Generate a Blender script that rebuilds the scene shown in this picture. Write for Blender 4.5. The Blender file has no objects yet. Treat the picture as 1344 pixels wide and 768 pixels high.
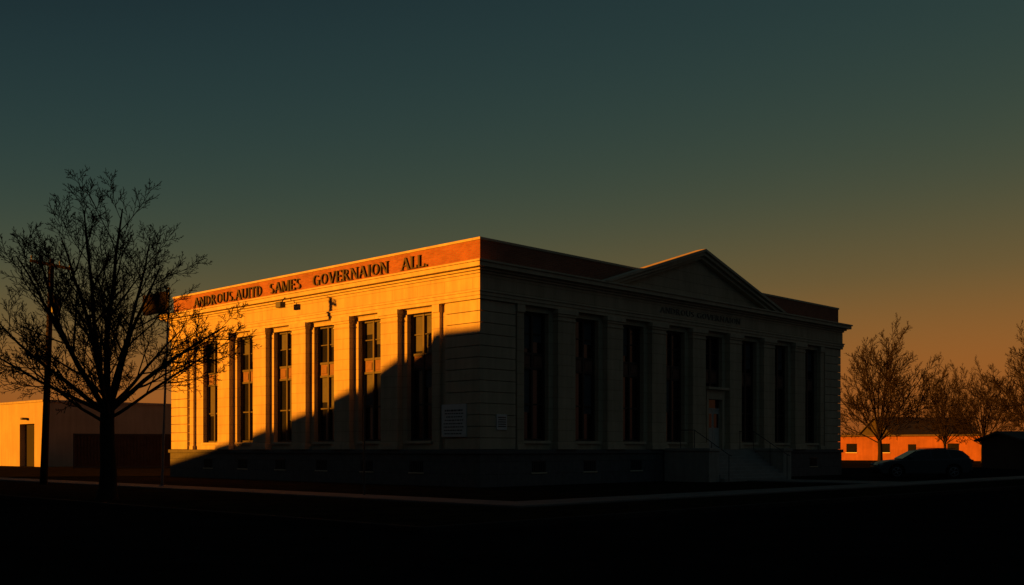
import bpy, math, random
from mathutils import Vector, Matrix, Quaternion
R = math.radians
ZOOM = (672, 384, 1.0)
scene = bpy.context.scene
scene.view_settings.view_transform = 'Standard'
scene.view_settings.look = 'None'
scene.view_settings.exposure = 0

def s2l(c):
    return c/12.92 if c <= 0.04045 else ((c+0.055)/1.055)**2.4
def hx(h, a=1.0):
    h = h.lstrip('#')
    return tuple(s2l(int(h[i:i+2], 16)/255) for i in (0, 2, 4)) + (a,)

# ------------------------------------------------------------------ materials
def mat(name, col, rough=0.85, var=0.25, scale=3.0, bump=0.2, bscale=30.0, metal=0.0, spec=0.3,
        brick=None, streak=0.0):
    m = bpy.data.materials.new(name); m.use_nodes = True
    nt = m.node_tree; N = nt.nodes; L = nt.links
    b = N['Principled BSDF']
    b.inputs['Roughness'].default_value = rough
    b.inputs['Metallic'].default_value = metal
    b.inputs['Specular IOR Level'].default_value = spec
    tc = N.new('ShaderNodeTexCoord')
    n1 = N.new('ShaderNodeTexNoise'); n1.inputs['Scale'].default_value = scale
    n1.inputs['Detail'].default_value = 8; n1.inputs['Roughness'].default_value = 0.65
    L.new(tc.outputs['Object'], n1.inputs['Vector'])
    mr = N.new('ShaderNodeMapRange')
    mr.inputs['From Min'].default_value = 0.3; mr.inputs['From Max'].default_value = 0.7
    mr.inputs['To Min'].default_value = 1-var; mr.inputs['To Max'].default_value = 1+var
    L.new(n1.outputs['Fac'], mr.inputs['Value'])
    mul = N.new('ShaderNodeVectorMath'); mul.operation = 'SCALE'
    L.new(mr.outputs['Result'], mul.inputs['Scale'])
    height = None
    if brick:
        sx = N.new('ShaderNodeSeparateXYZ'); L.new(tc.outputs['Object'], sx.inputs[0])
        ad = N.new('ShaderNodeMath'); ad.operation = 'ADD'
        L.new(sx.outputs['X'], ad.inputs[0]); L.new(sx.outputs['Y'], ad.inputs[1])
        cb = N.new('ShaderNodeCombineXYZ'); L.new(ad.outputs[0], cb.inputs['X']); L.new(sx.outputs['Z'], cb.inputs['Y'])
        br = N.new('ShaderNodeTexBrick')
        br.inputs['Scale'].default_value = 1.0
        br.inputs['Brick Width'].default_value = brick['w']; br.inputs['Row Height'].default_value = brick['h']
        br.inputs['Mortar Size'].default_value = brick['m']; br.inputs['Mortar Smooth'].default_value = 0.3
        br.inputs['Color1'].default_value = col; br.inputs['Color2'].default_value = brick['c2']
        br.inputs['Mortar'].default_value = brick['mc']
        L.new(cb.outputs[0], br.inputs['Vector'])
        L.new(br.outputs['Color'], mul.inputs[0])
        height = br.outputs['Fac']
    else:
        mul.inputs[0].default_value = col[:3]
    last = mul.outputs[0]
    if streak > 0:
        mp = N.new('ShaderNodeMapping'); mp.inputs['Scale'].default_value = (2.2, 2.2, 0.18)
        L.new(tc.outputs['Object'], mp.inputs['Vector'])
        n3 = N.new('ShaderNodeTexNoise'); n3.inputs['Scale'].default_value = 1.5; n3.inputs['Detail'].default_value = 6
        L.new(mp.outputs[0], n3.inputs['Vector'])
        m3 = N.new('ShaderNodeMapRange'); m3.inputs['From Min'].default_value = 0.35; m3.inputs['From Max'].default_value = 0.65
        m3.inputs['To Min'].default_value = 1-streak; m3.inputs['To Max'].default_value = 1.0
        L.new(n3.outputs['Fac'], m3.inputs['Value'])
        mm = N.new('ShaderNodeVectorMath'); mm.operation = 'SCALE'
        L.new(last, mm.inputs[0]); L.new(m3.outputs[0], mm.inputs['Scale']); last = mm.outputs[0]
    L.new(last, b.inputs['Base Color'])
    if bump > 0:
        n2 = N.new('ShaderNodeTexNoise'); n2.inputs['Scale'].default_value = bscale; n2.inputs['Detail'].default_value = 6
        L.new(tc.outputs['Object'], n2.inputs['Vector'])
        bp = N.new('ShaderNodeBump'); bp.inputs['Strength'].default_value = bump; bp.inputs['Distance'].default_value = 0.02
        L.new(n2.outputs['Fac'], bp.inputs['Height'])
        if height:
            b2 = N.new('ShaderNodeBump'); b2.inputs['Strength'].default_value = 0.6; b2.inputs['Distance'].default_value = 0.012
            b2.invert = True
            L.new(height, b2.inputs['Height']); L.new(bp.outputs[0], b2.inputs['Normal']); L.new(b2.outputs[0], b.inputs['Normal'])
        else:
            L.new(bp.outputs[0], b.inputs['Normal'])
    return m

STONE = mat('limestone', (0.55, 0.45, 0.30, 1), 0.85, 0.12, 0.7, 0.25, 25, streak=0.18,
            brick=dict(w=1.65, h=0.46, m=0.012, c2=(0.52, 0.42, 0.28, 1), mc=(0.36, 0.29, 0.19, 1)))
TRIM = mat('limestone_trim', (0.57, 0.47, 0.32, 1), 0.85, 0.12, 1.2, 0.2, 30, streak=0.16)
BASE = mat('granite_base', (0.12, 0.12, 0.118, 1), 0.8, 0.2, 4, 0.3, 40,
           brick=dict(w=1.3, h=0.5, m=0.012, c2=(0.10, 0.10, 0.10, 1), mc=(0.07, 0.07, 0.07, 1)))
BRICK = mat('red_brick', (0.36, 0.12, 0.06, 1), 0.9, 0.2, 1.0, 0.3, 50,
            brick=dict(w=0.22, h=0.075, m=0.009, c2=(0.27, 0.085, 0.045, 1), mc=(0.3, 0.2, 0.14, 1)))
FRAME = mat('bronze_frame', (0.05, 0.038, 0.03, 1), 0.5, 0.2, 6, 0.1, 60)
SPAN = mat('spandrel_panel', (0.18, 0.085, 0.055, 1), 0.6, 0.2, 5, 0.2, 30)
DARK = mat('interior_dark', (0.02, 0.02, 0.02, 1), 0.9, 0.1, 3, 0)
BLIND = mat('roller_blind', (0.10, 0.10, 0.10, 1), 0.9, 0.15, 4, 0.05)
GLASS = mat('window_glass', (0.012, 0.013, 0.015, 1), 0.12, 0.3, 0.8, 0.02, 3, spec=0.5)
LETTER = mat('cast_letters', (0.03, 0.015, 0.008, 1), 0.6, 0.2, 8, 0.1)
LETTERS = mat('incised_letters', (0.2, 0.17, 0.13, 1), 0.8, 0.2, 8, 0.1)
ROOF = mat('tar_roof', (0.06, 0.055, 0.05, 1), 0.9, 0.2, 2, 0.3)
METAL = mat('painted_metal', (0.05, 0.05, 0.052, 1), 0.45, 0.15, 8, 0.05)
GALV = mat('galvanised', (0.22, 0.22, 0.22, 1), 0.5, 0.15, 8, 0.05, metal=0.5)
SIGNW = mat('sign_white', (0.68, 0.66, 0.62, 1), 0.6, 0.06, 3, 0.03)
CONC = mat('concrete', (0.15, 0.145, 0.135, 1), 0.9, 0.22, 1.2, 0.3, 30,
           brick=dict(w=1.6, h=50, m=0.012, c2=(0.14, 0.135, 0.125, 1), mc=(0.07, 0.07, 0.065, 1)))
KERB = mat('weathered_kerb', (0.03, 0.03, 0.028, 1), 0.95, 0.3, 1.2, 0.3, 30, spec=0.05)
STEP = mat('step_stone', (0.3, 0.28, 0.25, 1), 0.9, 0.15, 2.0, 0.3, 30)
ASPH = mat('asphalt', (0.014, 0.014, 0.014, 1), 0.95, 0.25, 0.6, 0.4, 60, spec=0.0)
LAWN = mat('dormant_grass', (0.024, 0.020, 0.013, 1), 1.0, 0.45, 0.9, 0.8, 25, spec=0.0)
BARK = mat('bark', (0.035, 0.027, 0.02, 1), 0.95, 0.3, 6, 0.5, 30, spec=0.1)
BARK2 = mat('bark_far', (0.022, 0.017, 0.014, 1), 0.95, 0.3, 6, 0.3, 30, spec=0.05)
WOOD = mat('creosoted_wood', (0.035, 0.026, 0.02, 1), 0.9, 0.3, 5, 0.4, 25, spec=0.1)

# ------------------------------------------------------------------ builder
class MB:
    def __init__(s, name, material, parent=None):
        s.name, s.m, s.p = name, material, parent
        s.v, s.f = [], []
    def box(s, x0, x1, y0, y1, z0, z1):
        if x0 > x1: x0, x1 = x1, x0
        if y0 > y1: y0, y1 = y1, y0
        n = len(s.v)
        s.v += [(x0,y0,z0),(x1,y0,z0),(x1,y1,z0),(x0,y1,z0),(x0,y0,z1),(x1,y0,z1),(x1,y1,z1),(x0,y1,z1)]
        s.f += [tuple(n+i for i in q) for q in ((0,3,2,1),(4,5,6,7),(0,1,5,4),(1,2,6,5),(2,3,7,6),(3,0,4,7))]
    def prism(s, pts_a, pts_b):
        n = len(s.v); k = len(pts_a)
        s.v += [tuple(p) for p in pts_a] + [tuple(p) for p in pts_b]
        s.f.append(tuple(n+i for i in range(k)))
        s.f.append(tuple(n+k+i for i in reversed(range(k))))
        for i in range(k):
            j = (i+1) % k
            s.f.append((n+i, n+k+i, n+k+j, n+j))
    def tube(s, pts, rads, sides=8, cap=True):
        rings = []
        for i, p in enumerate(pts):
            p = Vector(p)
            a = Vector(pts[max(i-1, 0)]); b = Vector(pts[min(i+1, len(pts)-1)])
            d = (b-a)
            if d.length < 1e-9: d = Vector((0,0,1))
            d.normalize()
            u = d.orthogonal().normalized() if i == 0 else (u - d*u.dot(d)).normalized()
            w = d.cross(u)
            n = len(s.v)
            for k in range(sides):
                t = 2*math.pi*k/sides
                s.v.append(tuple(p + (u*math.cos(t)+w*math.sin(t))*rads[i]))
            rings.append(n)
        for a, b in zip(rings[:-1], rings[1:]):
            for k in range(sides):
                j = (k+1) % sides
                s.f.append((a+k, a+j, b+j, b+k))
        if cap:
            s.f.append(tuple(rings[0]+k for k in reversed(range(sides))))
            s.f.append(tuple(rings[-1]+k for k in range(sides)))
    def make(s, bevel=0, smooth=False, seg=2, fix=True):
        me = bpy.data.meshes.new(s.name); me.from_pydata(s.v, [], s.f); me.update()
        if fix:
            import bmesh
            bm = bmesh.new(); bm.from_mesh(me); bmesh.ops.recalc_face_normals(bm, faces=bm.faces); bm.to_mesh(me); bm.free()
        me.materials.append(s.m)
        if smooth:
            for p in me.polygons: p.use_smooth = True
        o = bpy.data.objects.new(s.name, me); scene.collection.objects.link(o)
        if s.p: o.parent = s.p
        if bevel:
            b = o.modifiers.new('bevel', 'BEVEL'); b.width = bevel; b.segments = seg; b.limit_method = 'ANGLE'; b.angle_limit = R(35)
        return o
def empty(name, loc=(0,0,0), rz=0):
    o = bpy.data.objects.new(name, None); scene.collection.objects.link(o)
    o.location = loc; o.rotation_euler = (0, 0, rz); return o

CAMH = 1.5; F = 1406.0; HOR = 590.0
def wx(px, d): return (px-672.0)/F*d
ANG = math.atan2(0.719, 0.695)
C = Vector((-1.26, 42.2, 0))
U = Vector((math.cos(ANG), math.sin(ANG), 0)); V = Vector((-math.sin(ANG), math.cos(ANG), 0))
def loc2w(x, y, z=0): return C + U*x + V*y + Vector((0, 0, z))

# ================================================================== HALL
W, D = 29.6, 24.1
hall = empty('government_hall', C, ANG)
stone = MB('stone_walls', STONE, hall); trim = MB('stone_trim', TRIM, hall); base = MB('granite_base', BASE, hall)
brick = MB('brick_parapet', BRICK, hall); frame = MB('window_frames', FRAME, hall); span = MB('spandrels', SPAN, hall)
glass = MB('window_glass', GLASS, hall); core = MB('interior_core', DARK, hall); roof = MB('roof', ROOF, hall)
blind = MB('window_blinds', BLIND, hall); grille = MB('basement_grilles', METAL, hall)
H0, H1, WT, WB = 1.5, 7.42, 7.2, 1.86
def fb(mb, side, t0, t1, o0, o1, h0, h1):
    if side == 'F': mb.box(t0, t1, -o1, -o0, h0, h1)
    else: mb.box(-o1, -o0, t0, t1, h0, h1)
# base course
base.box(-0.16, W+0.16, -0.16, D+0.16, -0.3, 1.32)
base.box(-0.24, W+0.24, -0.24, D+0.24, 1.32, H0)
core.box(0.5, W-0.5, 0.5, D-0.5, H0, 9.0)
winF = [14.8+1.65*k for k in (-7,-5,-3,-1,1,3,5,7)]
winL = [3.63+3.325*i for i in range(6)]
hw = 0.78
random.seed(4)
def facade(side, wins, tstart, tend, door=None):
    edges = [tstart]
    for c in wins: edges += [c-hw, c+hw]
    edges.append(tend)
    for i in range(0, len(edges), 2):
        fb(stone, side, edges[i], edges[i+1], -0.5, 0, H0, H1)
    for c in wins:
        a, b = c-hw, c+hw
        fb(stone, side, a, b, -0.5, 0, WT, H1)
        isdoor = (c == door)
        if not isdoor:
            fb(stone, side, a, b, -0.5, 0, H0, WB-0.12)
            fb(trim, side, a-0.06, b+0.06, 0.003, 0.10, WB-0.12, WB)
            fb(trim, side, a, b, -0.5, 0.003, WB-0.12, WB)
        lo = 4.62 if isdoor else WB
        # frames
        z = -0.30
        for (x0, x1) in ((a, a+0.10), (b-0.10, b), (c-0.05, c+0.05)):
            fb(frame, side, x0, x1, z-0.06, z+0.08, lo, WT)
        fb(frame, side, a+0.1, b-0.1, z-0.05, z+0.06, WT-0.09, WT-0.001)
        fb(frame, side, a+0.1, b-0.1, z-0.05, z+0.065, 5.44, 5.54)
        fb(frame, side, a+0.1, b-0.1, z-0.05, z+0.065, 4.84, 4.93)
        fb(frame, side, a+0.1, b-0.1, z-0.05, z+0.06, lo, lo+0.09)
        fb(span, side, a+0.1, c-0.05, z-0.05, z+0.03, 4.93, 5.44)
        fb(span, side, c+0.05, b-0.1, z-0.05, z+0.03, 4.93, 5.44)
        fb(span, side, a+0.2, c-0.14, z+0.03, z+0.055, 5.02, 5.35)
        fb(span, side, c+0.14, b-0.2, z+0.03, z+0.055, 5.02, 5.35)
        fb(frame, side, a+0.1, b-0.1, z-0.03, z+0.03, 6.32, 6.36)
        if not isdoor:
            fb(frame, side, a+0.1, b-0.1, z-0.03, z+0.04, 3.36, 3.42)
        fb(glass, side, a+0.05, b-0.05, z-0.05, z-0.035, lo+0.02, WT-0.02)
        for (x0, x1) in ((a+0.12, c-0.07), (c+0.07, b-0.12)):
            if random.random() < 0.6:
                h = random.uniform(5.6, 6.6); fb(blind, side, x0, x1, z-0.033, z-0.029, h, WT-0.1)
            if not isdoor and random.random() < 0.45:
                h = random.uniform(2.8, 4.4); fb(blind, side, x0, x1, z-0.033, z-0.029, h, 4.83)
        # basement window
        if not isdoor and not (side == 'F' and 11.5 < c < 19.6):
            fb(core, side, c-0.42, c+0.42, 0.05, 0.163, 0.55, 1.02)
            for k in range(6):
                tt = c-0.42+0.84*(k+0.5)/6
                fb(grille, side, tt-0.012, tt+0.012, 0.163, 0.18, 0.55, 1.02)
            fb(trim, side, c-0.48, c+0.48, 0.1, 0.2, 0.49, 0.55)
            fb(grille, side, c-0.44, c+0.44, 0.163, 0.19, 1.0, 1.04)
    # pilasters
    def pil(t, w=0.56, out=0.26):
        fb(stone, side, t-w, t+w, 0.002, out, H0+0.32, 6.94)
        fb(trim, side, t-w-0.09, t+w+0.09, 0.002, out+0.09, H0, H0+0.2)
        fb(trim, side, t-w-0.045, t+w+0.045, 0.002, out+0.045, H0+0.2, H0+0.32)
        fb(trim, side, t-w-0.03, t+w+0.03, 0.002, out+0.03, 6.94, 7.0)
        fb(trim, side, t-w, t+w, 0.002, out, 7.0, 7.12)
        fb(trim, side, t-w-0.05, t+w+0.05, 0.002, out+0.05, 7.12, 7.22)
        fb(trim, side, t-w-0.10, t+w+0.10, 0.002, out+0.10, 7.22, H1)
    for c0, c1 in zip(wins[:-1], wins[1:]): pil((c0+c1)/2)
    return pil
pF = facade('F', winF, 0.5, W, door=winF[4])
pL = facade('L', winL, 0.0, D)
def halfpil(side, t0, t1):
    fb(stone, side, t0, t1, 0.002, 0.14, H0+0.2, 7.1)
    fb(trim, side, t0-0.03, t1+0.03, 0.002, 0.2, H0, H0+0.2)
    fb(trim, side, t0-0.03, t1+0.03, 0.002, 0.2, 7.1, H1)
halfpil('F', 1.98, 2.38); halfpil('F', W-2.38, W-1.98)
halfpil('L', 2.22, 2.6); halfpil('L', D-2.3, D-2.0)
# rusticated corner piers (real courses with joints)
n = 13; ch = (H1-H0)/n
for i in range(n):
    z0 = H0+i*ch+0.012; z1 = H0+(i+1)*ch-0.012
    trim.box(-0.12, 1.9, -0.12, -0.002, z0, z1)
    trim.box(-0.12, -0.002, -0.002, 1.9, z0, z1)
    trim.box(W-1.8, W+0.12, -0.12, -0.002, z0, z1)
    trim.box(-0.12, -0.002, D-1.6, D+0.1, z0, z1)
stone.box(0.5, W, D-0.5, D, H0, H1); stone.box(W-0.5, W, 0.5, D-0.5, H0, H1); stone.box(0.0, 0.5, D-0.0, D+0.002, H0, H1)
# entablature
trim.box(-0.22, W+0.22, -0.22, D+0.22, H1, 7.56)
trim.box(-0.26, W+0.26, -0.26, D+0.26, 7.56, 7.70)
trim.box(-0.30, W+0.30, -0.30, D+0.30, 7.70, 7.76)
stone.box(-0.20, W+0.20, -0.20, D+0.20, 7.76, 8.42)
trim.box(-0.27, W+0.27, -0.27, D+0.27, 8.42, 8.52)
trim.box(-0.38, W+0.38, -0.38, D+0.38, 8.52, 8.62)
trim.box(-0.58, W+0.58, -0.58, D+0.58, 8.62, 8.80)
trim.box(-0.64, W+0.64, -0.64, D+0.64, 8.80, 8.88)
def ring(mb, o, w, z0, z1):
    mb.box(-o, W+o, -o, -o+w, z0, z1); mb.box(-o, W+o, D+o-w, D+o, z0, z1)
    mb.box(-o, -o+w, -o+w, D+o-w, z0, z1); mb.box(W+o-w, W+o, -o+w, D+o-w, z0, z1)
ring(brick, 0.02, 0.34, 8.88, 9.78)
ring(trim, 0.06, 0.42, 9.78, 9.88)
roof.box(0.33, W-0.33, 0.33, D-0.33, 9.0, 9.25)
# pediment
cx = 14.8; hwid = 7.5; zb = 8.88; zt = 11.22
sl = (zt-zb)/hwid
def P(t, o, z): return (t, -o, z)
def chev(mb, o0, o1, top, thick, wid):
    zlo = top - wid*sl
    for sg in (-1, 1):
        a = [(cx+sg*wid, zlo), (cx, top), (cx, top-thick), (cx+sg*wid, max(zb+0.0, zlo-thick))]
        if zlo-thick < zb:
            tx = wid - (zb-(zlo-thick))/sl
            a = [(cx+sg*wid, zlo), (cx, top), (cx, top-thick), (cx+sg*tx, zb), (cx+sg*wid, zb)]
        mb.prism([P(x, o0, z) for x, z in a], [P(x, o1, z) for x, z in a])
chev(trim, 0.10, 0.66, zt+0.10, 0.14, hwid+0.25)
chev(trim, -0.1, 0.56, zt-0.04, 0.17, hwid-0.0)
chev(trim, 0.05, 0.40, zt-0.21, 0.16, hwid-0.55)
tz = zt-0.3
a = [(cx-(tz-zb)/sl, zb), (cx+(tz-zb)/sl, zb), (cx, tz)]
stone.prism([P(x, -0.25, z) for x, z in a], [P(x, 0.14, z) for x, z in a])

# entrance
dc = winF[4]
fb(trim, 'F', dc-hw, dc-hw+0.17, -0.5, 0.12, H0, 4.50)
fb(trim, 'F', dc+hw-0.17, dc+hw, -0.5, 0.12, H0, 4.50)
fb(trim, 'F', dc-hw+0.17, dc+hw-0.17, -0.5, 0.12, 4.02, 4.50)
fb(trim, 'F', dc-hw-0.15, dc+hw+0.15, -0.3, 0.34, 4.50, 4.62)
door = MB('entrance_door', mat('door_paint', (0.5, 0.46, 0.4, 1), 0.6, 0.1, 5, 0.05), hall)
fb(door, 'F', dc-0.6, dc-0.01, -0.14, -0.07, H0, 3.5); fb(door, 'F', dc+0.01, dc+0.6, -0.14, -0.07, H0, 3.5)
fb(door, 'F', dc-0.6, dc+0.6, -0.14, -0.04, 3.5, 3.58)
fb(glass, 'F', dc-0.6, dc+0.6, -0.14, -0.1, 3.58, 4.02)
for sx in (-0.52, 0.1):
    fb(glass, 'F', dc+sx, dc+sx+0.42, -0.07, -0.062, 2.6, 3.3)
    fb(door, 'F', dc+sx+0.05, dc+sx+0.37, -0.07, -0.05, 1.65, 2.2)
st = MB('entrance_steps', STEP, hall)
sA, sB = 12.75, 18.5
st.box(sA, sB, -1.15, -0.245, -0.2, 1.497)
ns = 9; run = 0.235; rise = 1.497/ns
for i in range(1, ns):
    st.box(sA, sB, -1.15-run*i, -1.15-run*(i-1), -0.2, 1.497-rise*i)
st.make(bevel=0.015)
ck = MB('cheek_walls', mat('cheek_stone', (0.40, 0.36, 0.30, 1), 0.9, 0.15, 1.5, 0.25, 25, streak=0.2), hall)
for (a0, a1) in ((11.9, sA), (sB, 19.3)):
    ck.box(a0, a1, -2.75, -0.245, -0.2, 1.42)
    ck.box(a0-0.05, a1+0.0, -2.82, -0.246, 1.42, 1.56)
ck.make(bevel=0.02)
hr = MB('handrails', METAL, hall)
for tx in (13.0, 18.25):
    top = [(tx, -1.2, 2.42), (tx, -3.1, 1.25)]
    hr.tube([(tx, -0.35, 2.42)]+top+[(tx, -3.25, 1.2)], [0.022]*4, 6)
    for (yy, zt_, zb_) in ((-0.4, 2.42, 1.49), (-1.2, 2.42, 1.49), (-2.15, 1.84, 0.45), (-3.1, 1.25, 0.0)):
        hr.tube([(tx, yy, zb_), (tx, yy, zt_)], [0.018, 0.018], 6)
hr.make()
fx = MB('floodlight', METAL, hall)
fx.tube([(-0.6, 12.55, 8.66), (-0.8, 12.55, 8.4)], [0.03, 0.03], 6)
fx.box(-1.0, -0.7, 12.35, 12.75, 8.16, 8.42); fx.make(bevel=0.03)
vt = MB('roof_vent_cap', GALV, hall)
vt.tube([(0.9, 5.0, 9.2), (0.9, 5.0, 9.98)], [0.07, 0.07], 10); vt.tube([(0.9, 5.0, 9.98), (0.9, 5.0, 10.12)], [0.15, 0.06], 10); vt.make()

# ---- serif lettering
def glyph(ch):
    T, t = 0.17, 0.075
    S = []
    def ln(*q): S.append(('l',)+q)
    def ar(*q): S.append(('a',)+q)
    def serif(x, y, L=0.17): S.append(('l', x-L, y+(0.02 if y < .5 else -0.02), x+L, y+(0.02 if y < .5 else -0.02), 0.045))
    w = 0.8
    if ch == 'A': ln(.42,1,.1,0,t); ln(.42,1,.76,0,T); ln(.24,.34,.64,.34,.06); serif(.1,0,.12); serif(.76,0,.14); w=.9
    elif ch == 'N': ln(.12,0,.12,1,t); ln(.12,1,.72,0,T); ln(.72,0,.72,1,t); serif(.12,0,.13); serif(.1,1,.1); serif(.72,1,.13); w=.88
    elif ch == 'D': ln(.16,0,.16,1,T); ar(.3,.5,.4,.46,-90,90,.14); ln(.16,.97,.34,.97,.06); ln(.16,.03,.34,.03,.06); w=.84
    elif ch == 'R': ln(.16,0,.16,1,T); ar(.34,.74,.24,.23,-90,90,.13); ln(.16,.97,.36,.97,.06); ln(.16,.5,.36,.5,.06); ln(.38,.5,.7,0,T); serif(.16,0,.15); serif(.72,0,.1); w=.86
    elif ch == 'O': ar(.43,.5,.34,.46,0,360,.15); w=.9
    elif ch == 'S': ar(.33,.74,.2,.22,40,270,.13); ar(.33,.27,.22,.23,-140,90,.14); w=.68
    elif ch == 'U': ln(.14,1,.14,.35,T); ln(.68,1,.68,.35,t); ar(.41,.35,.27,.32,180,360,.12); serif(.14,1,.14); serif(.68,1,.12); w=.84
    elif ch == 'I': ln(.18,0,.18,1,T); serif(.18,0,.16); serif(.18,1,.16); w=.4
    elif ch == 'T': ln(.36,0,.36,1,T); ln(.04,.97,.68,.97,.07); ln(.06,.8,.06,1,.05); ln(.66,.8,.66,1,.05); serif(.36,0,.16); w=.74
    elif ch == 'M': ln(.12,0,.12,1,t); ln(.14,1,.46,.05,T); ln(.46,.05,.78,1,t); ln(.82,0,.82,1,T); serif(.12,0,.12); serif(.82,0,.14); serif(.1,1,.08); serif(.84,1,.1); w=1.0
    elif ch == 'E': ln(.16,0,.16,1,T); ln(.1,.97,.62,.97,.06); ln(.2,.5,.52,.5,.06); ln(.1,.03,.64,.03,.06); ln(.62,.8,.62,1,.05); ln(.64,0,.64,.22,.05); ln(.52,.4,.52,.6,.05); w=.72
    elif ch == 'G': ar(.43,.5,.34,.46,45,325,.15); ln(.72,.05,.72,.46,.13); serif(.68,.46,.14); w=.9
    elif ch == 'V': ln(.1,1,.42,0,T); ln(.42,0,.74,1,t); serif(.1,1,.13); serif(.74,1,.11); w=.82
    elif ch == 'L': ln(.16,0,.16,1,T); ln(.1,.03,.62,.03,.06); ln(.62,0,.62,.26,.05); serif(.16,1,.15); w=.68
    elif ch == '.': ln(.12,.0,.12,.16,.16); w=.3
    else: w = .42
    return S, w
def lettering(name, text, tfun, t_start, t_end, z, h, depth=0.05, m_=None):
    mb = MB(name, m_ or LETTER, hall)
    tot = sum(glyph(c)[1] for c in text)
    sc = abs(t_end-t_start)/tot
    pos = 0.0; dd = 0
    def add(poly):
        nonlocal dd
        dd = (dd+1) % 12
        e = depth+0.002*dd
        mb.prism([tfun(x, -0.0, y) for x, y in poly], [tfun(x, e, y) for x, y in poly])
    sgn = 1 if t_end > t_start else -1
    for c in text:
        S, w = glyph(c)
        def m(x, y): return (t_start+sgn*(pos+x)*sc, z+y*h)
        for s_ in S:
            if s_[0] == 'l':
                _, x0, y0, x1, y1, ww = s_
                d = Vector((x1-x0, y1-y0)); d.normalize()
                if abs(d.x) > abs(d.y)*3: nn = Vector((0, ww/2))
                else: nn = Vector((ww/2, 0))
                add([m(x0-nn.x, y0-nn.y), m(x1-nn.x, y1-nn.y), m(x1+nn.x, y1+nn.y), m(x0+nn.x, y0+nn.y)])
            else:
                _, ax, ay, rx, ry, a0, a1, ww = s_
                K = 14
                for k in range(K):
                    p = []
                    for (ai, ro) in ((k, 1), (k+1, 1), (k+1, -1), (k, -1)):
                        an = R(a0+(a1-a0)*ai/K)
                        th = ww/2*(0.45+0.55*abs(math.cos(an)))
                        p.append(m(ax+(rx-ww/2+ro*th+0.03)*math.cos(an), ay+(ry+ro*th*0.7-0.02)*math.sin(an)))
                    add(p)
        pos += w
    mb.make()
tl = lambda t, o, z: (-0.03-o, t, z)
tf = lambda t, o, z: (t, -0.205-o, z)
lettering('lettering_roof_1', 'ALL.', tl, 4.75, 3.0, 9.08, 0.52)
lettering('lettering_roof_2', 'GOVERNAION', tl, 11.1, 5.55, 9.08, 0.52)
lettering('lettering_roof_3', 'SAMES', tl, 14.7, 12.0, 9.08, 0.52)
lettering('lettering_roof_4', 'ANDROUS.AUITD', tl, 21.9, 15.3, 9.08, 0.52)
lettering('lettering_frieze', 'ANDROUS GOVERNAION', tf, 11.6, 18.6, 7.96, 0.27, 0.02, LETTERS)
sg = MB('wall_sign_board', SIGNW, hall); sg.box(-0.19, -0.123, 0.62, 2.05, 2.0, 3.32); sg.make(bevel=0.01)
sl_ = MB('wall_sign_text', METAL, hall)
random.seed(9)
for k in range(8):
    z = 3.1-0.135*k; a0 = 0.75+random.uniform(0, .12); tt = 1.92-random.uniform(0, .2)
    y = a0
    while y < tt:
        wv = random.uniform(.05, .16); sl_.box(-0.196, -0.19, y, min(y+wv, tt), z-(0.07 if k == 0 else 0.045), z); y += wv+.04
sl_.make()
sg = MB('wall_plaque', SIGNW, hall); sg.box(0.78, 1.36, -0.16, -0.123, 2.28, 2.9); sg.make(bevel=0.01)
sl_ = MB('wall_plaque_text', METAL, hall)
for k in range(5): sl_.box(0.84+0.03*(k % 2), 1.30, -0.165, -0.16, 2.4+0.09*k, 2.44+0.09*k)
sl_.make()
stone.make(bevel=0.012); trim.make(bevel=0.014); base.make(bevel=0.02); brick.make(); frame.make(); span.make(bevel=0.01)
glass.make(); core.make(); roof.make(); blind.make(); grille.make(); door.make(bevel=0.008)

# ================================================================== ground
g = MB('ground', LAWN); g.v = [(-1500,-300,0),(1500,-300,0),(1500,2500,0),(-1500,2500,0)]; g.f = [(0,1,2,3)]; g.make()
def sheet(name, m, pts, z):
    b = MB(name, m); b.v = [tuple(loc2w(x, y, z)) for x, y in pts]; b.f = [tuple(range(len(pts)))]; return b.make()
rx, ry = -17.0, -16.0
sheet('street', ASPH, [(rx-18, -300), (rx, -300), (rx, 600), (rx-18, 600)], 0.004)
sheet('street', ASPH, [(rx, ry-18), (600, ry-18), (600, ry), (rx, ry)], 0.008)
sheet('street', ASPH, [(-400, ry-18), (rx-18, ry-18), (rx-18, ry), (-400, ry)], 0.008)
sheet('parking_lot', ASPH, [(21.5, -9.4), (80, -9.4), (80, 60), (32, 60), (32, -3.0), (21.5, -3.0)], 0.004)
def slab(name, m, x0, x1, y0, y1, z0, z1, bev=0.02):
    b = MB(name, m); b.box(x0, x1, y0, y1, z0, z1); o = b.make(bevel=bev); o.location = C; o.rotation_euler = (0, 0, ANG); return o
slab('sidewalk', CONC, -9.6, -8.0, -9.6, 70, -0.1, 0.06)
slab('sidewalk', CONC, -9.6, 90, -11.3, -9.6, -0.1, 0.06)
slab('entrance_path', CONC, 14.2, 17.4, -9.6, -3.3, -0.1, 0.055)
slab('kerb', KERB, rx-0.002, rx+0.16, ry, 300, -0.1, 0.13)
slab('kerb', KERB, rx+0.16, 300, ry, ry+0.16, -0.1, 0.13)

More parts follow.
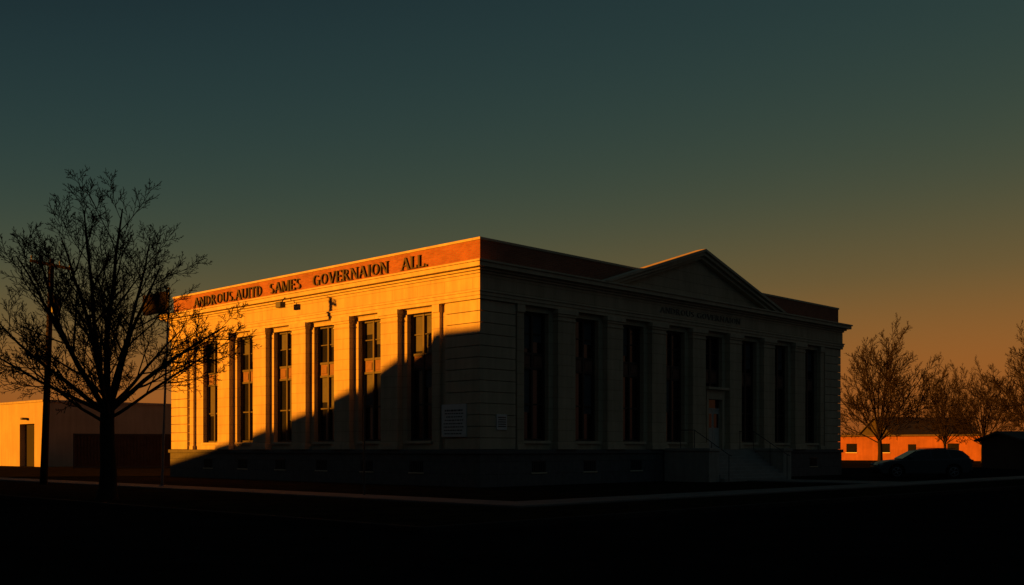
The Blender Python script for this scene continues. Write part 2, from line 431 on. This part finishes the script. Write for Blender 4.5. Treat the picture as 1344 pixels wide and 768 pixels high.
# ================================================================== bare trees
def tree_mesh(name, seed, H, fork, r0, minr, nlimb, subs, lean=0.0, m=BARK, wob=1.0, th_max=80, flat=0.36):
    rnd = random.Random(seed)
    mb = MB(name, m)
    def branch(p, d, L, r, lev):
        nseg = (9, 7, 5, 3, 3, 2)[lev]
        w_ = (0.05, 0.06, 0.07, 0.08, 0.08, .08)[lev]*wob
        up = (0.012, 0.03, 0.035, 0.03, 0.02, 0.0)[lev]
        r_end = max(r*0.2, minr*0.6)
        pts = [p.copy()]; rads = [r]; dirs = [d.copy()]
        q = p.copy(); dd = d.copy()
        for i in range(nseg):
            dd = (dd + Vector((rnd.gauss(0, w_), rnd.gauss(0, w_), rnd.gauss(0, w_)+up))).normalized()
            q = q + dd*(L/nseg); pts.append(q.copy()); dirs.append(dd.copy())
            f = (i+1)/nseg; rads.append(r*(1-f)**0.8+r_end*(1-(1-f)**0.8))
        mb.tube(pts, rads, (7, 6, 4, 3, 3, 3)[lev], cap=False)
        if lev >= len(subs): return
        cnt = subs[lev]
        az0 = rnd.uniform(0, 6.28)
        lo = (0.24, 0.2, 0.16, 0.15, 0.15)[lev]
        for k in range(cnt):
            f = lo+(0.98-lo)*(k+rnd.uniform(0.1, 0.9))/cnt
            i = min(int(f*nseg), nseg-1); ff = f*nseg-i
            q = pts[i].lerp(pts[i+1], ff); dd = dirs[i+1]
            ax = dd.orthogonal().normalized(); ax.rotate(Quaternion(dd, az0+k*2.4+rnd.uniform(-.5, .5)))
            an = R(rnd.uniform(26, 50))
            nd = dd.copy(); nd.rotate(Quaternion(ax, an))
            nd.z += 0.05; nd.normalize()
            ll = L*rnd.uniform(0.36, 0.56)*(1.1-0.6*f)
            rr = max(minr, (rads[i]*(1-ff)+rads[i+1]*ff)*rnd.uniform(0.38, 0.55))
            branch(q, nd, ll, rr, lev+1)
    tp = []; tr = []; nt_ = 10
    for i in range(nt_+1):
        f = i/nt_
        z = -0.1+f*(fork+0.1)
        tp.append(Vector((lean*f+0.03*math.sin(5*f), 0.02*math.sin(7*f), z)))
        tr.append(r0*(1.0+0.55*math.exp(-f*9))*(1-0.20*f))
    mb.tube(tp, tr, 12, cap=False)
    top = tp[-1]
    Hc = H-fork
    for i in range(nlimb):
        f = i/(nlimb-1)
        th = R(3 + (th_max-3)*(f**0.75)) + rnd.uniform(-.05, .05)
        az = i*2.39996+rnd.uniform(-.25, .25)
        d = Vector((math.sin(th)*math.cos(az), math.sin(th)*math.sin(az), math.cos(th)))
        L = Hc*(1-flat*(th/R(80))**1.6)*rnd.uniform(.80, .97)
        start = top - Vector((0, 0, fork*0.22*f*rnd.random()))
        r = r0*(0.44-0.22*f)*rnd.uniform(.85, 1.1)
        d0 = (d+Vector((0, 0, 0.10))).normalized()
        branch(start-d0*0.12, d0, L, r, 0)
    return mb.make(smooth=True, fix=False)
big = tree_mesh('bare_tree', 21, 9.5, 2.7, 0.25, 0.0085, 16, (9, 8, 6, 3), lean=0.05)
big.location = (wx(140, 32.2), 32.2, 0)
t2 = tree_mesh('bare_tree', 5, 10.0, 1.9, 0.20, 0.017, 16, (9, 8, 7), m=BARK2, wob=.8, th_max=72, flat=0.45)
t2.name = 'bare_tree.001'
xs = sorted(v.co.x for v in t2.data.vertices); zs = max(v.co.z for v in t2.data.vertices)
bw = xs[int(len(xs)*.985)]-xs[int(len(xs)*.015)]
def place(o, px, d, top, width, rz):
    h = CAMH+(HOR-top)/F*d; o.location = (wx(px, d), d, 0)
    wv = width/F*d/bw; o.scale = (wv, wv, h/zs); o.rotation_euler = (0, 0, rz)
place(t2, 1155, 105, 410, 124, 0.3)
def inst(px, d, top, width, rz):
    o = bpy.data.objects.new('bare_tree.002', t2.data); scene.collection.objects.link(o); place(o, px, d, top, width, rz)
inst(1240, 130, 460, 74, 1.9); inst(1290, 125, 466, 84, 4.0); inst(1364, 100, 418, 120, 2.7)

# ================================================================== utility pole
up = empty('utility_pole', (wx(57, 45.8), 45.8, 0))
p = MB('pole', WOOD, up); p.tube([(0,0,-.2), (.18,0,4.8), (.36,0,9.65)], [.16,.135,.105], 12); p.make(smooth=True)
p = MB('crossarm', WOOD, up)
p.prism([(-.52,-.17,9.62),(1.25,-.17,9.26),(1.25,-.17,9.13),(-.52,-.17,9.49)], [(-.52,-.07,9.62),(1.25,-.07,9.26),(1.25,-.07,9.13),(-.52,-.07,9.49)])
p.make(bevel=.01)
p = MB('insulators', METAL, up)
for k in (0.04, 0.25, 0.72, 0.96):
    x = -.52+1.77*k; z = 9.62-.36*k
    p.tube([(x,-.12,z-.02),(x,-.12,z+.06),(x,-.12,z+.08),(x,-.12,z+.17)], [.02,.02,.05,.035], 8)
p.make()
p = MB('transformer', METAL, up); p.tube([(.52,-.02,7.3),(.52,-.02,7.35),(.52,-.02,8.0),(.52,-.02,8.08)], [.12,.17,.17,.1], 14); p.box(.2,.4,-.05,.05,7.4,7.5); p.box(.2,.4,-.05,.05,7.85,7.95); p.make(smooth=False)

# ================================================================== flagpole
fp = empty('flagpole', (wx(213, 42), 42, 0))
p = MB('pole', GALV, fp); p.tube([(0,0,-.1),(.0,0,.3),(.12,0,4.0),(.27,0,7.75)], [.06,.055,.045,.03], 10); p.tube([(.27,0,7.75),(.27,0,7.8),(.27,0,7.86)], [.02,.06,.02], 10); p.make(smooth=True)
p = MB('base_collar', GALV, fp); p.tube([(0,0,0),(0,0,.1)], [.16,.12], 12); p.make()
FL = mat('flag_cloth', (0.03, 0.02, 0.022, 1), 0.9, 0.3, 4, 0.1)
p = MB('flag', FL, fp); nx, nz = 14, 6
for i in range(nx+1):
    for j in range(nz+1):
        f = i/nx; h = j/nz
        p.v.append((.25-1.05*f, .10*math.sin(f*7+h*1.2)*f, 7.68-.12*f-h*(.88-.1*f)+.04*math.sin(f*6)))
for i in range(nx):
    for j in range(nz):
        a = i*(nz+1)+j; p.f.append((a, a+1, a+nz+2, a+nz+1))
p.make(smooth=True)

# ================================================================== thin sign post
sp = empty('sign_post', (wx(478, 34), 34, 0))
p = MB('post', METAL, sp); p.tube([(0,0,-.1),(0,0,3.7)], [.032,.032], 8); p.make()
p = MB('sign_plate', METAL, sp); p.box(-.015,.015,-.16,.16,3.2,3.66); p.make(bevel=.005)

# ================================================================== car
def build_car(name, loc, rz):
    car = empty(name, loc, rz)
    PAINT = mat('car_paint', (0.03, 0.035, 0.042, 1), 0.28, 0.05, 2, 0, spec=0.6)
    TYRE = mat('tyre', (0.015, 0.015, 0.015, 1), 0.9, .1, 5, .1)
    RIM = mat('rim', (0.3, 0.3, 0.31, 1), 0.4, .05, 5, 0, metal=.8)
    LAMP = mat('lamp_lens', (0.3, 0.3, 0.3, 1), 0.2, .05, 5, 0)
    TAIL = mat('tail_lens', (0.25, 0.01, 0.01, 1), 0.2, .05, 5, 0)
    wf, wr, wrad = -1.42, 1.36, 0.40
    def arch(c):
        return [(c+wrad*math.cos(R(180-a)), 0.33+wrad*math.sin(R(180-a))) for a in range(0, 181, 15)]
    low = [(-2.34, .30), (-2.2, .22)] + [(wf-wrad, .22)] + arch(wf) + [(wf+wrad, .22), (wr-wrad, .22)] + arch(wr) + [(wr+wrad, .22), (2.22, .28), (2.32, .42), (2.34, .74), (2.26, 1.0),
          (1.2, 1.0), (0, .97), (-1.05, .96), (-1.7, .90), (-2.1, .80), (-2.3, .66), (-2.38, .48)]
    b = MB('body', PAINT, car)
    ys = [(-.90, .93), (-.82, .985), (0.0, 1.0), (.82, .985), (.90, .93)]
    nlow = len(low)
    for (y, sc_) in ys:
        for (x, z) in low:
            zz = z if z < .85 or abs(y) < .85 else z-.03
            b.v.append((x*(sc_ if abs(x) > 1.95 else 1), y, zz))
    for k in range(len(ys)-1):
        for i in range(nlow):
            j = (i+1) % nlow
            b.f.append((k*nlow+i, k*nlow+j, (k+1)*nlow+j, (k+1)*nlow+i))
    b.f.append(tuple(range(nlow))); b.f.append(tuple((len(ys)-1)*nlow+i for i in reversed(range(nlow))))
    b.make(bevel=.035)
    gh = [(-1.12, .95), (-.35, 1.40), (.1, 1.50), (.95, 1.51), (1.75, 1.42), (2.18, 1.02), (2.2, .95)]
    c = MB('cabin', PAINT, car)
    def yw(z): return .86-(z-.95)*.36
    c.prism([(x, -yw(z), z) for x, z in gh], [(x, yw(z), z) for x, z in gh]); c.make(bevel=.04, seg=3)
    gl = MB('side_glass', GLASS, car)
    wins = [[(-.92, 1.0), (-.32, 1.35), (.1, 1.43), (.22, 1.43), (.26, 1.0)], [(.34, 1.0), (.32, 1.43), (1.05, 1.43), (1.22, 1.0)], [(1.30, 1.02), (1.14, 1.42), (1.62, 1.36), (1.9, 1.08)]]
    for wv in wins:
        for s_ in (-1, 1):
            gl.prism([(x, s_*(yw(z)+.004), z) for x, z in wv], [(x, s_*(yw(z)-.05), z) for x, z in wv])
    gl.prism([(-1.10,-.78,.985),(-1.10,.78,.985),(-.40,.64,1.385),(-.40,-.64,1.385)], [(-1.14,-.78,1.0),(-1.14,.78,1.0),(-.44,.64,1.40),(-.44,-.64,1.40)])
    gl.prism([(2.16,-.74,1.06),(2.16,.74,1.06),(1.80,.64,1.39),(1.80,-.64,1.39)], [(2.2,-.74,1.07),(2.2,.74,1.07),(1.84,.64,1.40),(1.84,-.64,1.40)])
    gl.make()
    ty = MB('tyres', TYRE, car); rm = MB('rims', RIM, car)
    for cxw in (wf, wr):
        for s_ in (-1, 1):
            ty.tube([(cxw, s_*.66, .33), (cxw, s_*.70, .33), (cxw, s_*.86, .33), (cxw, s_*.89, .33)], [.29, .33, .33, .29], 28)
            rm.tube([(cxw, s_*.885, .33), (cxw, s_*.898, .33)], [.07, .05], 14)
            for k in range(5):
                an = 2*math.pi*k/5; dx, dz = math.cos(an), math.sin(an)
                rm.tube([(cxw+dx*.04, s_*.893, .33+dz*.04), (cxw+dx*.21, s_*.893, .33+dz*.21)], [.03, .022], 6)
            ring_pts = [(cxw+.215*math.cos(2*math.pi*k/24), s_*.892, .33+.215*math.sin(2*math.pi*k/24)) for k in range(25)]
            rm.tube(ring_pts, [.018]*25, 6)
    ty.make(); rm.make(smooth=True)
    l = MB('headlights', LAMP, car)
    for s_ in (-1, 1): l.box(-2.29, -2.02, s_*.62, s_*.875, .64, .76)
    l.make(bevel=.03)
    l = MB('tail_lights', TAIL, car)
    for s_ in (-1, 1): l.box(2.1, 2.33, s_*.66, s_*.88, .78, .95)
    l.make(bevel=.03)
    l = MB('mirrors', PAINT, car)
    for s_ in (-1, 1): l.box(-.86, -.66, s_*.86, s_*1.02, .99, 1.13)
    l.make(bevel=.04)
    l = MB('trim_details', METAL, car)
    for s_ in (-1, 1):
        l.box(-1.0, .94, s_*.895, s_*.915, .24, .33)
        l.box(.05, .2, s_*.90, s_*.92, .84, .87); l.box(.98, 1.13, s_*.90, s_*.92, .84, .87)
        l.tube([(-.1, s_*.60, 1.54), (1.5, s_*.60, 1.52)], [.018, .018], 6)
    l.box(-2.40, -2.33, -.5, .5, .42, .56); l.make(bevel=.008)
    return car
build_car('parked_car', (wx(1208.5, 56.5), 56.5, 0.004), R(-4)).scale = (1.04, 1, 1.02)

# ================================================================== neighbouring buildings
STUC = mat('white_stucco', (0.48, 0.39, 0.27, 1), .9, .12, .4, .2, 15, streak=.12)
nb = empty('white_warehouse', (wx(57, 92), 92, 0), ANG)
w_ = MB('walls', STUC, nb)
w_.box(0, 34, 0, 1.9, -.1, 5.6); w_.box(0, 34, 5.1, 60, -.1, 5.6); w_.box(0, 34, 1.9, 5.1, 3.75, 5.6); w_.make()
w_ = MB('loading_door', DARK, nb); w_.box(.5, 1, 1.85, 5.15, -.1, 3.8); w_.make()
w_ = MB('coping', mat('coping', (.4, .35, .28, 1), .9), nb)
w_.box(-.12, 34.1, -.12, 60, 5.6, 5.78); w_.make()
w_ = MB('windows', GLASS, nb)
for k in range(6): w_.box(-.03, .1, 12+6*k, 13.4+6*k, 2.2, 3.6)
w_.make()
w_ = MB('door_lamp', METAL, nb); w_.box(-.5, -.05, 3.3, 3.7, 4.1, 4.3); w_.make(bevel=.03)
CONT = mat('container_paint', (.06, .04, .03, 1), .8, .25, 2, .2)
ct = empty('storage_container', (wx(168, 86), 86, 0), R(15))
w_ = MB('box_body', CONT, ct); w_.box(-3.9, 3.9, -1.2, 1.2, .15, 2.7)
for k in range(32):
    x = -3.8+7.6*k/31; w_.box(x-.06, x+.06, -1.26, -1.2, .3, 2.55)
w_.make()
w_ = MB('corner_frame', METAL, ct)
for x in (-3.95, 3.85): w_.box(x, x+.12, -1.29, -1.17, 0, 2.75)
w_.box(-3.83, 3.85, -1.28, -1.18, 2.62, 2.74); w_.box(-3.83, 3.85, -1.28, -1.18, .05, .2); w_.make()

# right: low brick building (lit) + gabled roof + dark bungalow
lb = empty('low_brick_building', (wx(1092, 150), 150, 0), R(-32))
ORB = mat('orange_brick', (0.36, 0.13, 0.07, 1), .9, .25, .5, .2, 20, streak=.15)
w_ = MB('walls', ORB, lb); w_.box(0, 22, 0, 9, -.1, 3.3); w_.make()
w_ = MB('fascia', mat('fascia', (.12, .09, .07, 1)), lb); w_.box(-.3, 22.3, -.4, 9.3, 3.3, 3.5); w_.make()
w_ = MB('windows', GLASS, lb)
for k in (0, 1, 3): w_.box(2+4.4*k, 3.4+4.4*k, -.04, .1, 1.1, 2.3)
w_.box(10.2, 11.2, -.05, .1, 0, 2.2); w_.make()
w_ = MB('window_trim', SIGNW, lb)
for k in (0, 1, 3): w_.box(1.9+4.4*k, 3.5+4.4*k, -.08, .05, 1.0, 1.1)
w_.make()
def house(name, px, d, Wd, Dp, eave, ridge, wallm, rz):
    e = empty(name, (wx(px, d), d, 0), rz)
    a = MB('walls', wallm, e); a.box(0, Wd, 0, Dp, -.1, eave)
    a.prism([(.0, 0, eave), (.0, Dp, eave), (.0, Dp/2, ridge-.15)], [(Wd, 0, eave), (Wd, Dp, eave), (Wd, Dp/2, ridge-.15)]); a.make()
    r_ = MB('gable_roof', ROOF, e)
    for sg in (0, 1):
        y0 = -.5 if sg == 0 else Dp+.5
        k = (ridge-eave)/(Dp/2); ze = eave-.5*k
        r_.prism([(-.4, y0, ze+.12), (-.4, Dp/2, ridge+.12), (-.4, Dp/2, ridge-.03), (-.4, y0, ze-.03)],
                 [(Wd+.4, y0, ze+.12), (Wd+.4, Dp/2, ridge+.12), (Wd+.4, Dp/2, ridge-.03), (Wd+.4, y0, ze-.03)])
    r_.make()
    gw = MB('windows', GLASS, e)
    k = 1.5
    while k < Wd-2: gw.box(k, k+1.2, -.04, .08, 1.1, 2.3); k += 3.6
    gw.make()
    tw = MB('door', mat('house_door', (.2, .15, .1, 1)), e); tw.box(Wd-1.6, Wd-.7, -.05, .06, 0, 2.1); tw.make()
    return e
DKW = mat('dark_siding', (.05, .04, .035, 1), .9, .2, 1, .2)
house('gabled_house', 1172, 180, 17, 10, 4.0, 7.0, DKW, R(14))
house('dark_bungalow', 1342, 80, 14, 6, 2.25, 2.8, DKW, R(4))
# distant tree mass
rnd = random.Random(3)
dt = MB('distant_tree_row', mat('far_trees', (.03, .025, .02, 1), 1, .3, .2, 0))
for k in range(260):
    x = rnd.uniform(-260, 300); y = rnd.uniform(300, 360); h = rnd.uniform(4, 9)
    for j in range(14):
        a_ = rnd.uniform(-.6, .6); L = h*rnd.uniform(.4, .8)
        z0 = h*.25
        dt.tube([(x, y, 0), (x+a_*.5, y, z0), (x+a_*L*.8+rnd.gauss(0, .6), y+rnd.gauss(0, 1), z0+L)], [.25, .2, .05], 3, cap=False)
dt.make()

# ================================================================== unseen block added as shadow caster, shaped to shade facade, tree and street
SUNEL = R(6.0)
s = Vector((-0.97, -0.243, 0)).normalized()
sv = s.dot(V); sn = -s.dot(U)
Doff = 40.0; Lr = Doff/sn; sh = Lr*sv; lift = Lr*math.tan(SUNEL)
ab = empty('shadow_caster_block', C, ANG)
wall = MB('walls', BRICK, ab)
prof = [(-75, 0), (-75, 15), (-1.7-0, 15), (-1.7, 6.3+lift), (2.3, 6.3+lift), (6.7, 4.45+lift), (11, 3.25+lift), (16, 2.15+lift), (25, .6+lift), (27, .2+lift), (27, 0)]
prof = [(t+sh, z) for t, z in prof]
wall.prism([(-Doff, t, z) for t, z in prof], [(-Doff-9, t, z) for t, z in prof]); wall.make()
ww = MB('windows', GLASS, ab)
for fl in range(4):
    for k in range(21):
        ww.box(-Doff-.1, -Doff+.03, sh-72+3.3*k, sh-70.6+3.3*k, 1.2+3.4*fl, 2.9+3.4*fl)
for k in range(7): ww.box(-Doff-.1, -Doff+.03, sh+1+3.4*k, sh+2.4+3.4*k, 1.2, 2.9)
ww.make()
wt = MB('window_sills', TRIM, ab)
for fl in range(4):
    for k in range(21):
        wt.box(-Doff, -Doff+.1, sh-72.1+3.3*k, sh-70.5+3.3*k, 1.08+3.4*fl, 1.2+3.4*fl)
wt.make()

# ================================================================== light
sund = Vector((s.x*math.cos(SUNEL), s.y*math.cos(SUNEL), math.sin(SUNEL)))
ld = bpy.data.lights.new('sun', 'SUN'); ld.energy = 9.0; ld.angle = R(0.5); ld.color = (1.0, 0.31, 0.012)
lo = bpy.data.objects.new('sun', ld); scene.collection.objects.link(lo)
lo.rotation_mode = 'QUATERNION'; lo.rotation_quaternion = sund.to_track_quat('Z', 'Y'); lo.location = (-60, 0, 40)

w = bpy.data.worlds.new('World'); scene.world = w; w.use_nodes = True
nt = w.node_tree; N = nt.nodes; L = nt.links
bg = N['Background']; bg.inputs['Strength'].default_value = 1.0
tc = N.new('ShaderNodeTexCoord'); sx = N.new('ShaderNodeSeparateXYZ'); L.new(tc.outputs['Generated'], sx.inputs[0])
m1 = N.new('ShaderNodeMath'); m1.operation = 'MULTIPLY_ADD'; m1.inputs[1].default_value = 0.40; m1.inputs[2].default_value = 1.0
L.new(sx.outputs['X'], m1.inputs[0])
m3 = N.new('ShaderNodeMath'); m3.operation = 'DIVIDE'; L.new(sx.outputs['Z'], m3.inputs[0]); L.new(m1.outputs[0], m3.inputs[1])
cr = N.new('ShaderNodeValToRGB'); L.new(m3.outputs[0], cr.inputs[0])
cr.color_ramp.interpolation = 'B_SPLINE'
stops = [(0.0, '#8c4518'), (0.045, '#9c5a24'), (0.09, '#8a5c2b'), (0.135, '#665734'), (0.20, '#434c3b'), (0.27, '#31423c'), (0.34, '#273a3a'), (0.42, '#1e3034'), (0.7, '#141f25'), (1.0, '#0f181d')]
e = cr.color_ramp.elements
e[0].position = stops[0][0]; e[0].color = hx(stops[0][1]); e[1].position = 1.0; e[1].color = hx(stops[-1][1])
for p_, c_ in stops[1:-1]:
    q = e.new(p_); q.color = hx(c_)
# the glow belongs to the far half of the sky; it dies away toward the night side
fy = N.new('ShaderNodeMapRange'); fy.interpolation_type = 'SMOOTHSTEP'
fy.inputs['From Min'].default_value = -0.25; fy.inputs['From Max'].default_value = 0.75
fy.inputs['To Min'].default_value = 0.0; fy.inputs['To Max'].default_value = 1.0
L.new(sx.outputs['Y'], fy.inputs['Value'])
mx = N.new('ShaderNodeMix'); mx.data_type = 'RGBA'; mx.inputs[6].default_value = hx('#212c31')
L.new(fy.outputs[0], mx.inputs[0]); L.new(cr.outputs[0], mx.inputs[7])
sky = N.new('ShaderNodeTexSky'); sky.sky_type = 'NISHITA'; sky.sun_disc = False
sky.sun_elevation = SUNEL; sky.sun_rotation = math.atan2(s.x, s.y) % (2*math.pi)
sc = N.new('ShaderNodeVectorMath'); sc.operation = 'SCALE'; sc.inputs['Scale'].default_value = 0.0004
L.new(sky.outputs[0], sc.inputs[0])
ad = N.new('ShaderNodeVectorMath'); ad.operation = 'ADD'
L.new(mx.outputs[2], ad.inputs[0]); L.new(sc.outputs[0], ad.inputs[1]); L.new(ad.outputs[0], bg.inputs['Color'])

# ================================================================== camera
cd = bpy.data.cameras.new('camera'); co = bpy.data.objects.new('camera', cd); scene.collection.objects.link(co)
co.location = (0, 0, CAMH); co.rotation_euler = (R(90), 0, 0)
cd.sensor_width = 36; cd.lens = 36*F/1344*ZOOM[2]; cd.shift_x = ZOOM[2]*(ZOOM[0]-672)/1344; cd.shift_y = ZOOM[2]*(HOR-ZOOM[1])/1344
cd.clip_end = 5000; cd.clip_start = .1
scene.camera = co
